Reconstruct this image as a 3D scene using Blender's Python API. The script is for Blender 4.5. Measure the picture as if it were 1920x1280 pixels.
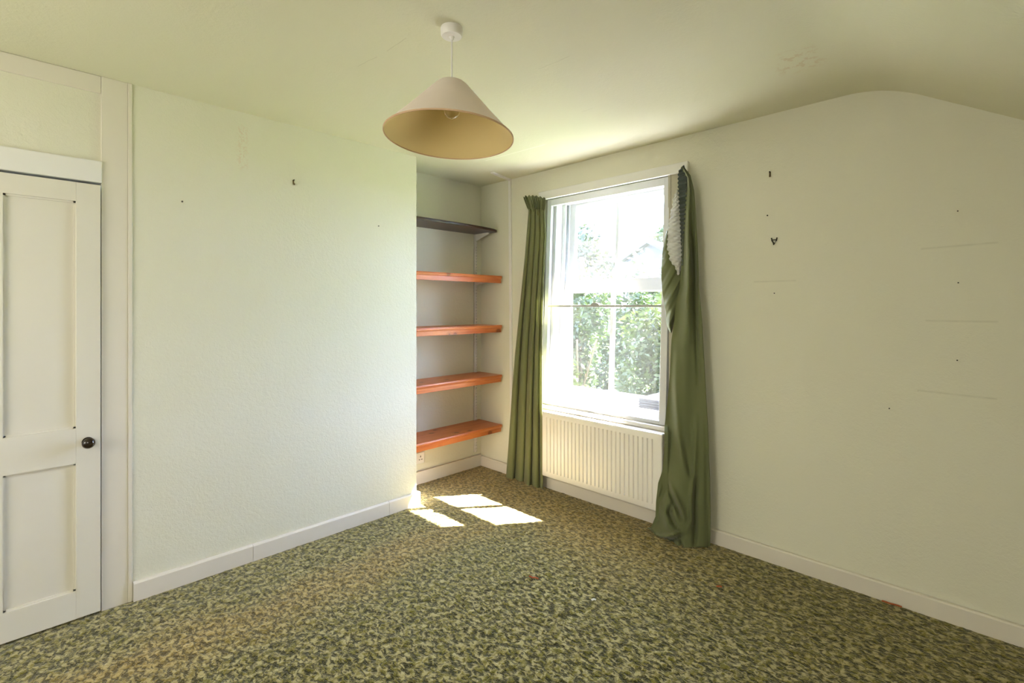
import bpy, bmesh, math, random
import numpy as np
from mathutils import Vector, Matrix

for o in list(bpy.data.objects):
    bpy.data.objects.remove(o, do_unlink=True)
SC = bpy.context.scene
COL = SC.collection
random.seed(7)

# ------------------------------------------------------------------ camera
F_PX, HOR, CAM_Z = 935.0, 573.0, 1.40
YAW = math.atan(921.0 / 935.0)
cam_d = bpy.data.cameras.new('camera')
cam = bpy.data.objects.new('camera', cam_d)
COL.objects.link(cam)
cam_d.sensor_width = 36.0
cam_d.lens = F_PX / 1920.0 * 36.0
cam_d.shift_y = -(640.0 - HOR) / 1920.0
cam_d.clip_start = 0.02
cam.location = (0, 0, CAM_Z)
cam.rotation_euler = (math.pi / 2, 0, YAW)
SC.camera = cam

# ------------------------------------------------------------------ world, sun, large lights, exposure
world = bpy.data.worlds.new('sky')
SC.world = world
world.use_nodes = True
wnt = world.node_tree
bg = wnt.nodes['Background']
bg.inputs['Color'].default_value = (0.50, 0.65, 1.0, 1)
bg.inputs['Strength'].default_value = 31.5

TO_SUN = Vector((0.465, 0.65, 1.0)).normalized()
sun_d = bpy.data.lights.new('sun', 'SUN')
sun_d.energy = 180.0
sun_d.angle = math.radians(0.5)
sun_d.color = (1.0, 0.94, 0.85)
sun = bpy.data.objects.new('sun', sun_d)
COL.objects.link(sun)
sun.rotation_euler = TO_SUN.to_track_quat('Z', 'Y').to_euler()
sun.location = (3, 6, 8)

def area(name, loc, target, sx, sy, power, color):
    d = bpy.data.lights.new(name, 'AREA')
    d.shape = 'RECTANGLE'; d.size = sx; d.size_y = sy
    d.energy = power; d.color = color
    o = bpy.data.objects.new(name, d)
    COL.objects.link(o)
    o.location = loc
    o.rotation_euler = (Vector(loc) - Vector(target)).to_track_quat('Z', 'Y').to_euler()
    return o

# added fill lamps behind the camera, one under the slope, one at the back
SLOPE = 0.615
def slope_z(x): return 2.284 - SLOPE * (x + 0.135)
area('slope_fill_light', (0.72 - 0.04, -0.75, slope_z(0.72) - 0.07), (0.72 - 0.04 - SLOPE, -0.75, slope_z(0.72) - 1.07), 1.15, 1.15, 24.0, (1.0, 0.95, 0.83))
area('back_fill_light', (-1.75, -1.86, 1.45), (-1.75, 3.0, 1.35), 1.3, 1.2, 41.0, (1.0, 0.95, 0.83))

vs = SC.view_settings
vs.view_transform = 'Standard'
vs.look = 'None'
vs.gamma = 1.0
vs.use_curve_mapping = False
vs.exposure = 0.08

# ------------------------------------------------------------------ helpers
def at(x, y, Y):
    """point of the plane Y=const seen along a photo pixel (only used to take measurements off the photo)"""
    f = Vector((-math.sin(YAW), math.cos(YAW), 0)); r = Vector((math.cos(YAW), math.sin(YAW), 0))
    d = f + r * ((x - 960) / F_PX) + Vector((0, 0, 1)) * ((HOR - y) / F_PX)
    return Vector((0, 0, CAM_Z)) + d * (Y / d.y)

class MB:
    def __init__(self):
        self.bm = bmesh.new()
    def box(self, a, b, bevel=0.0):
        x0, y0, z0 = (min(a[i], b[i]) for i in range(3)); x1, y1, z1 = (max(a[i], b[i]) for i in range(3))
        vs_ = [self.bm.verts.new(p) for p in ((x0,y0,z0),(x1,y0,z0),(x1,y1,z0),(x0,y1,z0),(x0,y0,z1),(x1,y0,z1),(x1,y1,z1),(x0,y1,z1))]
        fs = [self.bm.faces.new([vs_[i] for i in f]) for f in ((3,2,1,0),(4,5,6,7),(0,1,5,4),(1,2,6,5),(2,3,7,6),(3,0,4,7))]
        if bevel > 0:
            es = list({e for f in fs for e in f.edges})
            bmesh.ops.bevel(self.bm, geom=es, offset=bevel, segments=2, profile=0.5, affect='EDGES')
        return self
    def prism(self, pts, axis, lo, hi):
        """polygon pts extruded along axis: 'x' pts=(y,z), 'y' pts=(x,z), 'z' pts=(x,y)"""
        def p3(p, t):
            return {'x': (t, p[0], p[1]), 'y': (p[0], t, p[1]), 'z': (p[0], p[1], t)}[axis]
        a = [self.bm.verts.new(p3(p, lo)) for p in pts]
        b = [self.bm.verts.new(p3(p, hi)) for p in pts]
        n = len(pts)
        self.bm.faces.new(a); self.bm.faces.new(b[::-1])
        for i in range(n):
            self.bm.faces.new((a[i], b[i], b[(i+1) % n], a[(i+1) % n]))
        return self
    def lathe(self, prof, c, seg=48, M=None, close=False):
        """profile of (r, z) around the z axis through c"""
        rings = []
        for r, z in prof:
            ring = []
            for k in range(seg):
                t = 2 * math.pi * k / seg
                p = Vector((r * math.cos(t), r * math.sin(t), z))
                if M: p = M @ p
                ring.append(self.bm.verts.new(Vector(c) + p))
            rings.append(ring)
        for a, b in zip(rings[:-1], rings[1:]):
            for k in range(seg):
                self.bm.faces.new((a[k], a[(k+1) % seg], b[(k+1) % seg], b[k]))
        if close:
            self.bm.faces.new(rings[0][::-1]); self.bm.faces.new(rings[-1])
        return self
    def tube(self, pts, r, seg=8):
        pts = [Vector(p) for p in pts]; prev = None
        rings = []
        for i, p in enumerate(pts):
            d = (pts[min(i+1, len(pts)-1)] - pts[max(i-1, 0)]).normalized()
            up = Vector((0, 0, 1)) if abs(d.z) < 0.9 else Vector((1, 0, 0))
            s = d.cross(up).normalized(); u = s.cross(d)
            rings.append([self.bm.verts.new(p + s * r * math.cos(2*math.pi*k/seg) + u * r * math.sin(2*math.pi*k/seg)) for k in range(seg)])
        for a, b in zip(rings[:-1], rings[1:]):
            for k in range(seg):
                self.bm.faces.new((a[k], a[(k+1) % seg], b[(k+1) % seg], b[k]))
        self.bm.faces.new(rings[0][::-1]); self.bm.faces.new(rings[-1])
        return self
    def grid(self, fn, nu, nv):
        vv = [[self.bm.verts.new(fn(i / nu, j / nv)) for i in range(nu + 1)] for j in range(nv + 1)]
        for j in range(nv):
            for i in range(nu):
                self.bm.faces.new((vv[j][i], vv[j][i+1], vv[j+1][i+1], vv[j+1][i]))
        return self
    def map(self, fn):
        for v in self.bm.verts: v.co = fn(v.co)
        return self
    def build(self, name, mat, parent=None, smooth=None):
        bmesh.ops.recalc_face_normals(self.bm, faces=self.bm.faces)
        me = bpy.data.meshes.new(name)
        self.bm.to_mesh(me); self.bm.free()
        if mat is not None: me.materials.append(mat)
        if smooth is not None:
            for p in me.polygons: p.use_smooth = True
            me.set_sharp_from_angle(angle=math.radians(smooth))
        o = bpy.data.objects.new(name, me)
        COL.objects.link(o)
        if parent is not None:
            o.parent = parent
            o.matrix_parent_inverse = Matrix.Translation(-parent.location)
        return o

def tag(o, label, cat, group=None, kind=None):
    o['label'] = label; o['category'] = cat
    if group: o['group'] = group
    if kind: o['kind'] = kind
    return o
def struct(o, label=None, cat=None):
    o['kind'] = 'structure'
    if label: o['label'] = label
    if cat: o['category'] = cat
    return o
def empty(name, loc):
    o = bpy.data.objects.new(name, None); COL.objects.link(o); o.location = loc
    o.empty_display_size = 0.1
    return o

# ------------------------------------------------------------------ materials
class NT:
    def __init__(self, name):
        self.m = bpy.data.materials.new(name); self.m.use_nodes = True
        self.t = self.m.node_tree; self.b = self.t.nodes['Principled BSDF']; self.out = self.t.nodes['Material Output']
    def n(self, kind, **kw):
        nd = self.t.nodes.new(kind)
        for k, v in kw.items(): setattr(nd, k, v)
        return nd
    def l(self, a, b): self.t.links.new(a, b)
    def coord(self): return self.n('ShaderNodeTexCoord').outputs['Object']
    def math(self, op, a, b=None, c=None, clamp=False):
        nd = self.n('ShaderNodeMath', operation=op, use_clamp=clamp)
        for i, v in enumerate((a, b, c)):
            if v is None: continue
            if isinstance(v, (int, float)): nd.inputs[i].default_value = v
            else: self.l(v, nd.inputs[i])
        return nd.outputs[0]
    def noise(self, vec, scale, detail=2.0, rough=0.5, dist=0.0):
        nd = self.n('ShaderNodeTexNoise'); self.l(vec, nd.inputs['Vector'])
        nd.inputs['Scale'].default_value = scale; nd.inputs['Detail'].default_value = detail
        nd.inputs['Roughness'].default_value = rough; nd.inputs['Distortion'].default_value = dist
        return nd.outputs['Fac']
    def mapping(self, vec, scale=(1,1,1), rot=(0,0,0)):
        nd = self.n('ShaderNodeMapping'); self.l(vec, nd.inputs['Vector'])
        nd.inputs['Scale'].default_value = scale; nd.inputs['Rotation'].default_value = rot
        return nd.outputs['Vector']
    def ramp(self, fac, stops, interp='LINEAR'):
        nd = self.n('ShaderNodeValToRGB'); cr = nd.color_ramp; cr.interpolation = interp
        while len(cr.elements) < len(stops): cr.elements.new(0.5)
        for e, (p, c) in zip(cr.elements, stops):
            e.position = p; e.color = (*c, 1) if len(c) == 3 else c
        self.l(fac, nd.inputs['Fac'])
        return nd.outputs['Color']
    def mix(self, fac, a, b, blend='MIX'):
        nd = self.n('ShaderNodeMix', data_type='RGBA', blend_type=blend)
        if isinstance(fac, (int, float)): nd.inputs[0].default_value = fac
        else: self.l(fac, nd.inputs[0])
        for i, v in ((6, a), (7, b)):
            if isinstance(v, tuple): nd.inputs[i].default_value = (*v, 1)
            else: self.l(v, nd.inputs[i])
        return nd.outputs[2]
    def bump(self, h, strength, dist=0.002):
        nd = self.n('ShaderNodeBump'); nd.inputs['Strength'].default_value = strength; nd.inputs['Distance'].default_value = dist
        self.l(h, nd.inputs['Height']); self.l(nd.outputs['Normal'], self.b.inputs['Normal'])
    def base(self, c):
        if isinstance(c, tuple): self.b.inputs['Base Color'].default_value = (*c, 1)
        else: self.l(c, self.b.inputs['Base Color'])
    def rough(self, r): self.b.inputs['Roughness'].default_value = r
    def spec(self, s): self.b.inputs['Specular IOR Level'].default_value = s

def xyz(n, vec):
    s = n.n('ShaderNodeSeparateXYZ'); n.l(vec, s.inputs[0]); return s.outputs

def boxmask(n, a, a0, a1, b, b0, b1, soft):
    """soft rectangle in the two coordinates a, b"""
    def side(v, lo, hi):
        m = n.math('MULTIPLY', n.math('SUBTRACT', v, lo), 1.0 / soft, clamp=True)
        k = n.math('MULTIPLY', n.math('SUBTRACT', hi, v), 1.0 / soft, clamp=True)
        return n.math('MULTIPLY', m, k)
    return n.math('MULTIPLY', side(a, a0, a1), side(b, b0, b1))

WALL = (0.73, 0.718, 0.605)
CEIL = (0.71, 0.70, 0.55)
def painted_paper(name, color, bump=0.35, marks=None):
    n = NT(name); c = n.coord()
    big = n.noise(c, 1.7, 3.0, 0.6)
    col = n.mix(n.math('MULTIPLY', big, 0.28), color, tuple(v * k for v, k in zip(color, (0.90, 0.86, 0.76))))
    if marks: col = marks(n, c, col)
    n.base(col); n.rough(0.75); n.spec(0.2)
    h = n.math('ADD', n.noise(c, 55, 3.0, 0.55, 0.6), n.math('MULTIPLY', n.noise(c, 190, 2.0), 0.35))
    n.bump(h, bump, 0.004)
    return n.m

def marks_left(n, c, col):
    x, y, z = xyz(n, c)
    m = boxmask(n, y, 0.865, 0.94, z, 2.13, 2.39, 0.03)
    sp = n.math('GREATER_THAN', n.noise(c, 75, 3.0, 0.7), 0.53)
    col = n.mix(n.math('MULTIPLY', n.math('MULTIPLY', m, sp), 0.28), col, (0.62, 0.38, 0.26))
    # a dark scuff in the middle of the wall
    m2 = boxmask(n, y, 1.00, 1.10, z, 0.62, 1.12, 0.05)
    s2 = n.math('GREATER_THAN', n.noise(n.mapping(c, (1, 26, 5)), 1.0, 3.0, 0.6), 0.60)
    col = n.mix(n.math('MULTIPLY', n.math('MULTIPLY', m2, s2), 0.14), col, (0.40, 0.38, 0.32))
    return col

def marks_window(n, c, col):
    x, y, z = xyz(n, c)
    for x0, x1, z0, k in ((-1.00, -0.78, 1.534, 0.0), (-0.272, -0.012, 1.664, 0.03), (-0.255, -0.012, 1.332, 0.0), (-0.285, -0.015, 1.008, -0.02)):
        zz = n.math('ADD', z, n.math('MULTIPLY', n.math('SUBTRACT', x, (x0 + x1) / 2), -k))
        m = boxmask(n, x, x0, x1, zz, z0 - 0.006, z0 + 0.006, 0.006)
        col = n.mix(n.math('MULTIPLY', m, n.math('ADD', n.math('MULTIPLY', n.noise(c, 30), 0.35), 0.06)), col, (0.36, 0.34, 0.24))
        g = boxmask(n, x, x0, x1, zz, z0 - 0.02, z0 - 0.006, 0.008)
        col = n.mix(n.math('MULTIPLY', g, 0.2), col, (0.78, 0.77, 0.62))
    return col

def marks_ceiling(n, c, col):
    x, y, z = xyz(n, c)
    m = boxmask(n, x, -0.74, -0.52, y, 2.25, 2.52, 0.06)
    sp = n.math('GREATER_THAN', n.noise(c, 22, 4.0, 0.7), 0.55)
    col = n.mix(n.math('MULTIPLY', n.math('MULTIPLY', m, sp), 0.30), col, (0.55, 0.36, 0.20))
    # hairline cracks
    for (x0, y0, ang, L) in ((-1.813, 1.103, 0.006, 0.147), (-1.471, 1.660, 0.033, 0.175), (-1.63, 2.190, 0.0, 0.075), (-2.02, 1.085, 0.10, 0.14)):
        u = n.math('ADD', n.math('MULTIPLY', n.math('SUBTRACT', x, x0), math.cos(ang)), n.math('MULTIPLY', n.math('SUBTRACT', y, y0), math.sin(ang)))
        v = n.math('SUBTRACT', n.math('MULTIPLY', n.math('SUBTRACT', y, y0), math.cos(ang)), n.math('MULTIPLY', n.math('SUBTRACT', x, x0), math.sin(ang)))
        v = n.math('ADD', v, n.math('MULTIPLY', n.math('SUBTRACT', n.noise(c, 25), 0.5), 0.012))
        k = boxmask(n, u, 0, L, v, -0.0022, 0.0022, 0.002)
        col = n.mix(n.math('MULTIPLY', k, 0.30), col, (0.30, 0.26, 0.16))
    # raised paper join; the light it catches is painted as a pale line
    v = n.math('SUBTRACT', n.math('SUBTRACT', y, 2.455), n.math('MULTIPLY', n.math('ADD', x, 2.35), 0.05))
    k = boxmask(n, x, -2.68, -2.12, v, -0.010, 0.010, 0.010)
    col = n.mix(n.math('MULTIPLY', k, 0.55), col, (0.90, 0.88, 0.80))
    return col

M = {}
M['wall_left'] = painted_paper('green_paper_left', WALL, 0.55, marks_left)
M['wall'] = painted_paper('green_paper', WALL, 0.40)
M['wall_window'] = painted_paper('green_paper_window', WALL, 0.40, marks_window)
M['ceiling'] = painted_paper('ceiling_paint', CEIL, 0.30, marks_ceiling)

def plain(name, color, rough=0.5, spec=0.4, var=0.06, vscale=9, bump=0.0, bscale=120, metal=0.0):
    n = NT(name); c = n.coord()
    f = n.noise(c, vscale, 3.0, 0.6)
    n.base(n.mix(n.math('MULTIPLY', f, min(1.0, var * 4)), color, tuple(v * 0.75 for v in color)))
    n.rough(rough); n.spec(spec); n.b.inputs['Metallic'].default_value = metal
    if bump > 0: n.bump(n.noise(c, bscale, 3.0), bump, 0.002)
    return n.m
M['trim'] = plain('cream_gloss_paint', (0.73, 0.685, 0.60), 0.35, 0.4, 0.04, 4, 0.15, 25)
M['door'] = plain('white_door_paint', (0.73, 0.70, 0.62), 0.38, 0.4, 0.04, 3, 0.15, 18)
M['skirting'] = plain('cream_skirting_paint', (0.74, 0.69, 0.61), 0.4, 0.4, 0.05, 6, 0.15, 30)
M['white'] = plain('white_paint', (0.80, 0.79, 0.77), 0.4, 0.4, 0.03, 5)
M['sash'] = plain('white_sash_paint', (0.70, 0.71, 0.74), 0.45, 0.35, 0.05, 12)
M['radiator'] = plain('radiator_enamel', (0.90, 0.87, 0.83), 0.25, 0.5, 0.02, 4)
M['plastic'] = plain('white_plastic', (0.80, 0.78, 0.76), 0.35, 0.45, 0.02)
M['old_plaster'] = plain('bare_reveal', (0.52, 0.49, 0.40), 0.8, 0.2, 0.2, 20)
M['dark'] = plain('dark_gap', (0.03, 0.028, 0.025), 0.9, 0.1)
M['knob'] = plain('dark_brown_knob', (0.018, 0.010, 0.008), 0.12, 0.6)
M['brass'] = plain('dull_brass', (0.16, 0.11, 0.045), 0.4, 0.5, 0.2, 60, metal=0.6)
M['iron'] = plain('dark_iron', (0.035, 0.03, 0.025), 0.5, 0.4, metal=0.5)
M['fluff'] = plain('red_fluff', (0.42, 0.12, 0.05), 0.9, 0.1, 0.2, 300)
M['fluff_white'] = plain('white_fluff', (0.75, 0.75, 0.72), 0.9, 0.1)

def pine(name, c0, c1, knot, rough, scl=1.0):
    n = NT(name); c = n.coord()
    st = n.mapping(c, (34, 2.2, 34))
    g = n.noise(st, 1.0, 4.0, 0.6, 1.2)
    col = n.ramp(g, [(0.30, c0), (0.62, c1)])
    if knot:
        v = n.n('ShaderNodeTexVoronoi', feature='F1'); n.l(n.mapping(c, (7, 5.0, 7)), v.inputs['Vector']); v.inputs['Scale'].default_value = 1.0
        k = n.math('LESS_THAN', v.outputs['Distance'], 0.13)
        ring = n.math('LESS_THAN', v.outputs['Distance'], 0.20)
        col = n.mix(n.math('MULTIPLY', ring, 0.30), col, (0.30, 0.085, 0.02))
        col = n.mix(n.math('MULTIPLY', k, 0.75), col, knot)
    n.base(col); n.rough(rough); n.spec(0.4)
    n.bump(g, 0.08, 0.001)
    return n.m
M['pine'] = pine('orange_pine', (0.60, 0.205, 0.060), (0.46, 0.125, 0.035), (0.14, 0.035, 0.01), 0.35)
M['darkwood'] = pine('dark_stained_wood', (0.060, 0.024, 0.016), (0.032, 0.014, 0.010), None, 0.3)

def carpet():
    n = NT('mottled_green_carpet'); c = n.coord()
    x, y, z = xyz(n, c)
    warp = n.n('ShaderNodeTexNoise'); n.l(c, warp.inputs['Vector']); warp.inputs['Scale'].default_value = 42; warp.inputs['Detail'].default_value = 1
    off = n.n('ShaderNodeVectorMath', operation='MULTIPLY_ADD'); n.l(warp.outputs['Color'], off.inputs[0])
    off.inputs[1].default_value = (0.022, 0.022, 0); n.l(c, off.inputs[2])
    cc = off.outputs[0]
    m1 = n.mapping(cc, (1.0, 1.9, 1.0), (0, 0, math.radians(40)))
    A = n.noise(m1, 32, 2.0, 0.65)
    m2 = n.mapping(cc, (1.7, 1.0, 1.0), (0, 0, math.radians(25)))
    B = n.noise(m2, 24, 2.0, 0.6)
    light = n.ramp(B, [(0.36, (0.115, 0.106, 0.005)), (0.47, (0.195, 0.166, 0.030)), (0.56, (0.375, 0.322, 0.145))])
    dark = n.ramp(B, [(0.40, (0.008, 0.012, 0.003)), (0.60, (0.024, 0.025, 0.006))])
    f = n.ramp(A, [(0.42, (0, 0, 0)), (0.57, (1, 1, 1))])
    col = n.mix(f, dark, light)
    # trodden, browner pile: a track in front of the left wall and the floor by the alcove
    wob = n.math('MULTIPLY', n.math('SUBTRACT', n.noise(c, 2.6, 3.0), 0.5), 0.5)
    d = n.math('ABSOLUTE', n.math('ADD', n.math('ADD', x, 2.40), wob))
    track = n.math('MULTIPLY', n.math('SUBTRACT', 0.24, d), 5.0, clamp=True)
    dy = n.math('MULTIPLY', n.math('SUBTRACT', y, n.math('ADD', 2.05, wob)), 2.5, clamp=True)
    wear = n.math('MAXIMUM', n.math('MULTIPLY', track, 0.75), n.math('MULTIPLY', n.math('MULTIPLY', dy, n.math('MULTIPLY', n.math('SUBTRACT', -0.9, x), 1.2, clamp=True)), 0.85))
    worn = n.mix(f, (0.075, 0.049, 0.010), n.ramp(B, [(0.38, (0.235, 0.150, 0.028)), (0.58, (0.45, 0.325, 0.120))]))
    col = n.mix(wear, col, worn)
    n.base(col); n.rough(0.95); n.spec(0.08)
    n.b.inputs['Sheen Weight'].default_value = 0.58
    n.b.inputs['Sheen Roughness'].default_value = 0.4; n.b.inputs['Sheen Tint'].default_value = (1.0, 0.93, 0.66, 1)
    fine = n.noise(c, 260, 2.0)
    n.bump(n.math('ADD', n.math('MULTIPLY', A, 1.0), n.math('MULTIPLY', fine, 0.35)), 0.9, 0.010)
    return n.m
M['carpet'] = carpet()

def cloth(name, color, trans=0.15, sheen=0.25, rough=0.8, weave=900):
    n = NT(name); c = n.coord()
    f = n.noise(c, 5, 2.0)
    col = n.mix(n.math('MULTIPLY', f, 0.5), color, tuple(v * 0.78 for v in color))
    n.base(col); n.rough(rough); n.spec(0.25)
    n.b.inputs['Sheen Weight'].default_value = sheen
    n.bump(n.noise(n.mapping(c, (1, 1, 0.35)), weave, 2.0), 0.18, 0.001)
    if trans > 0:
        tr = n.n('ShaderNodeBsdfTranslucent'); n.l(col, tr.inputs['Color'])
        ms = n.n('ShaderNodeMixShader'); ms.inputs[0].default_value = trans
        n.l(n.b.outputs[0], ms.inputs[1]); n.l(tr.outputs[0], ms.inputs[2]); n.l(ms.outputs[0], n.out.inputs['Surface'])
    return n.m
M['curtain'] = cloth('olive_green_curtain', (0.185, 0.205, 0.095), 0.25)
M['curtain_lit'] = cloth('bounce_lit_green_curtain', (0.250, 0.265, 0.120), 0.30)  # left curtain's bounce light put into a lighter colour of the same cloth
M['heading'] = cloth('shaded_green_heading', (0.035, 0.050, 0.045), 0.05)  # shade on the turned heading put into a darker cloth colour
M['tape'] = cloth('white_gathered_tape', (0.72, 0.72, 0.70), 0.2, 0.2)
M['shade'] = cloth('cream_shade_fabric', (0.97, 0.88, 0.85), 0.20, 0.1, 0.8, 500)
M['shade_in'] = cloth('tan_shade_lining', (0.92, 0.74, 0.38), 0.32, 0.0, 0.8, 500)

def glass(name, dust, dust_col=(0.85, 0.87, 0.88), streak=True):
    n = NT(name); c = n.coord()
    n.t.nodes.remove(n.b)
    tr = n.n('ShaderNodeBsdfTransparent'); gl = n.n('ShaderNodeBsdfGlossy'); gl.inputs['Roughness'].default_value = 0.02
    m1 = n.n('ShaderNodeMixShader'); m1.inputs[0].default_value = 0.035
    n.l(tr.outputs[0], m1.inputs[1]); n.l(gl.outputs[0], m1.inputs[2])
    df = n.n('ShaderNodeBsdfDiffuse'); df.inputs['Color'].default_value = (*dust_col, 1)
    tl = n.n('ShaderNodeBsdfTranslucent'); tl.inputs['Color'].default_value = (*dust_col, 1)
    m2 = n.n('ShaderNodeMixShader'); m2.inputs[0].default_value = 0.7
    n.l(df.outputs[0], m2.inputs[1]); n.l(tl.outputs[0], m2.inputs[2])
    m3 = n.n('ShaderNodeMixShader')
    fac = n.math('MULTIPLY', n.math('ADD', n.math('MULTIPLY', n.noise(c, 3.5, 4.0, 0.6), 1.0), 0.5), dust)
    n.l(fac, m3.inputs[0]); n.l(m1.outputs[0], m3.inputs[1]); n.l(m2.outputs[0], m3.inputs[2])
    n.l(m3.outputs[0], n.out.inputs['Surface'])
    return n.m
M['glass_upper'] = glass('dusty_upper_glass', 0.012)
M['glass_lower'] = glass('dusty_lower_glass', 0.0055)
M['glass_inner'] = glass('inner_glass', 0.0015)
M['glass_inner_dusty'] = glass('dusty_inner_glass', 0.0035)
def bulb_glass():
    n = NT('clear_bulb_glass'); n.b.inputs['Transmission Weight'].default_value = 1.0
    n.base((0.97, 0.97, 0.95)); n.rough(0.02); n.b.inputs['IOR'].default_value = 1.45
    return n.m
M['bulb'] = bulb_glass()

def leaf(name, color, trans=0.4):
    n = NT(name); c = n.coord()
    col = n.mix(n.noise(c, 3.0, 3.0, 0.7), tuple(v * 0.6 for v in color), tuple(min(1, v * 1.5) for v in color))
    n.base(col); n.rough(0.5)
    tr = n.n('ShaderNodeBsdfTranslucent'); n.l(col, tr.inputs['Color'])
    ms = n.n('ShaderNodeMixShader'); ms.inputs[0].default_value = trans
    n.l(n.b.outputs[0], ms.inputs[1]); n.l(tr.outputs[0], ms.inputs[2]); n.l(ms.outputs[0], n.out.inputs['Surface'])
    return n.m
M['leaf'] = leaf('shrub_leaves', (0.020, 0.036, 0.004))
M['leaf2'] = leaf('pale_shrub_leaves', (0.029, 0.043, 0.006))
M['leaf3'] = leaf('tree_leaves', (0.035, 0.042, 0.020))
M['bark'] = plain('bark', (0.11, 0.08, 0.05), 0.9, 0.1, 0.2, 14, 0.4, 30)
M['lawn'] = plain('lawn_grass', (0.10, 0.16, 0.04), 0.95, 0.1, 0.2, 8)
M['terrace'] = plain('pale_terrace', (0.235, 0.235, 0.235), 0.8, 0.2, 0.06, 5)
M['brick'] = plain('outer_render', (0.22, 0.20, 0.17), 0.9, 0.2, 0.1, 10)
M['slate'] = plain('blue_slate_roof', (0.012, 0.013, 0.020), 0.6, 0.4, 0.1, 6)
M['timber'] = plain('grey_weathered_timber', (0.035, 0.037, 0.042), 0.8, 0.2, 0.2, 20)  # darkened so the colour carries the shade the box lies in

# ------------------------------------------------------------------ room shell
H = 2.45
XL, XA, YW, XR, YB = -2.945, -3.285, 2.945, 1.75, -1.95   # chimney breast, alcove back, window wall, right wall, back wall
YC = 2.03                                                # end of the chimney breast

def pile_floor():
    x0, x1, y0, y1 = -3.285, 1.75, -1.95, 2.945
    nx, ny = 360, 350
    xs = np.linspace(x0, x1, nx); ys = np.linspace(y0, y1, ny)
    rng = np.random.default_rng(3)
    zz = rng.random((ny, nx)) * 0.004
    zz += 0.002 * np.sin(xs[None, :] * 37 + 2 * np.sin(ys[:, None] * 29)) * np.sin(ys[:, None] * 41)
    co = np.stack([np.repeat(xs[None, :], ny, 0), np.repeat(ys[:, None], nx, 1), zz - 0.002], -1).reshape(-1, 3)
    idx = np.arange(nx * ny).reshape(ny, nx)
    f = np.stack([idx[:-1, :-1], idx[:-1, 1:], idx[1:, 1:], idx[1:, :-1]], -1).reshape(-1, 4)
    me = bpy.data.meshes.new('floor')
    me.vertices.add(len(co)); me.vertices.foreach_set('co', co.ravel())
    me.loops.add(f.size); me.loops.foreach_set('vertex_index', f.ravel())
    me.polygons.add(len(f)); me.polygons.foreach_set('loop_start', np.arange(0, f.size, 4)); me.polygons.foreach_set('loop_total', np.full(len(f), 4))
    me.polygons.foreach_set('use_smooth', np.ones(len(f), bool))
    me.update(calc_edges=True); me.validate()
    me.materials.append(M['carpet'])
    o = bpy.data.objects.new('floor', me); COL.objects.link(o)
    return o
struct(pile_floor(), 'mottled green and beige carpet covering the whole floor', 'floor')
fb = MB().box((-3.6, -2.2, -0.25), (2.0, 3.24, -0.006)).build('floor_slab', M['dark']); struct(fb)

# ceiling: flat, then a rounded bend into the roof slope on the right
prof = [(-3.6, H)]
P0, P1, P2 = (-0.56, H), (-0.41, H), (-0.27, slope_z(-0.27))
for i in range(13):
    t = i / 12
    prof.append(tuple((1-t)**2 * P0[k] + 2*t*(1-t) * P1[k] + t*t * P2[k] for k in (0, 1)))
prof.append((2.0, slope_z(2.0)))
top = [(2.0, 2.75), (-3.6, 2.75)]
cl = MB().prism(prof + top, 'y', -2.2, YW + 0.30).build('ceiling', M['ceiling'], smooth=25)
struct(cl, 'pale green ceiling, flat then sloping down on the right', 'ceiling')

# left wall: chimney breast standing in front of the alcove wall (the door sits in the same plane)
DY0, DY1 = -0.395, 0.307        # door opening along Y
wl = MB()
wl.box((-3.6, 0.40, 0), (XL, YC, H + 0.1))
wl.box((-3.6, DY0 - 0.09, 2.03), (XL - 0.006, 0.40, H + 0.1))
wl.box((-3.6, -2.2, 0), (XL, DY0 - 0.09, H + 0.1))
struct(wl.build('wall_left', M['wall_left']), 'pale green papered wall to the right of the door', 'wall')
struct(MB().box((-3.6, YC, 0), (XA, 3.24, H + 0.1)).build('wall_alcove', M['wall']), 'green back wall of the shelved alcove', 'wall')
# window wall with its opening
OX0, OX1, OZ0, OZ1 = -2.60, -1.46, 0.585, 2.245
ww = MB()
ww.box((-3.6, YW, 0), (OX0, YW + 0.30, H + 0.1))
ww.box((OX1, YW, 0), (2.0, YW + 0.30, H + 0.1))
ww.box((OX0, YW, 0), (OX1, YW + 0.30, OZ0))
ww.box((OX0, YW, OZ1), (OX1, YW + 0.30, H + 0.1))
struct(ww.build('wall_window', M['wall_window']), 'pale green papered wall around the window', 'wall')
struct(MB().box((XR, -2.2, 0), (2.0, 3.24, 1.4)).build('wall_right', M['wall']))
struct(MB().box((-3.6, YB - 0.25, 0), (2.0, YB, H + 0.1)).build('wall_back', M['wall']))

# skirting boards
def skirt(pts, z1, axis, lo, hi, name, label):
    o = MB().prism(pts, axis, lo, hi).build(name, M['skirting']); struct(o, label, 'skirting board'); return o
t = 0.020
b = MB()
b.prism([(XL, 0), (XL + t, 0), (XL + t, 0.083), (XL + t - 0.006, 0.090), (XL, 0.090)], 'y', 0.424, 0.95)
b.prism([(XL, 0), (XL + t, 0), (XL + t, 0.082), (XL + t - 0.006, 0.089), (XL, 0.089)], 'y', 0.952, 1.80)
b.prism([(XL, 0), (XL + t, 0), (XL + t, 0.083), (XL + t - 0.006, 0.090), (XL, 0.090)], 'y', 1.802, YC + t)
b.prism([(YC, 0), (YC + t, 0), (YC + t, 0.083), (YC + t - 0.006, 0.090), (YC, 0.090)], 'x', XA + 0.02, XL)
struct(b.build('baseboard_left', M['skirting']), 'cream skirting board along the wall beside the door', 'skirting board')
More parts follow.
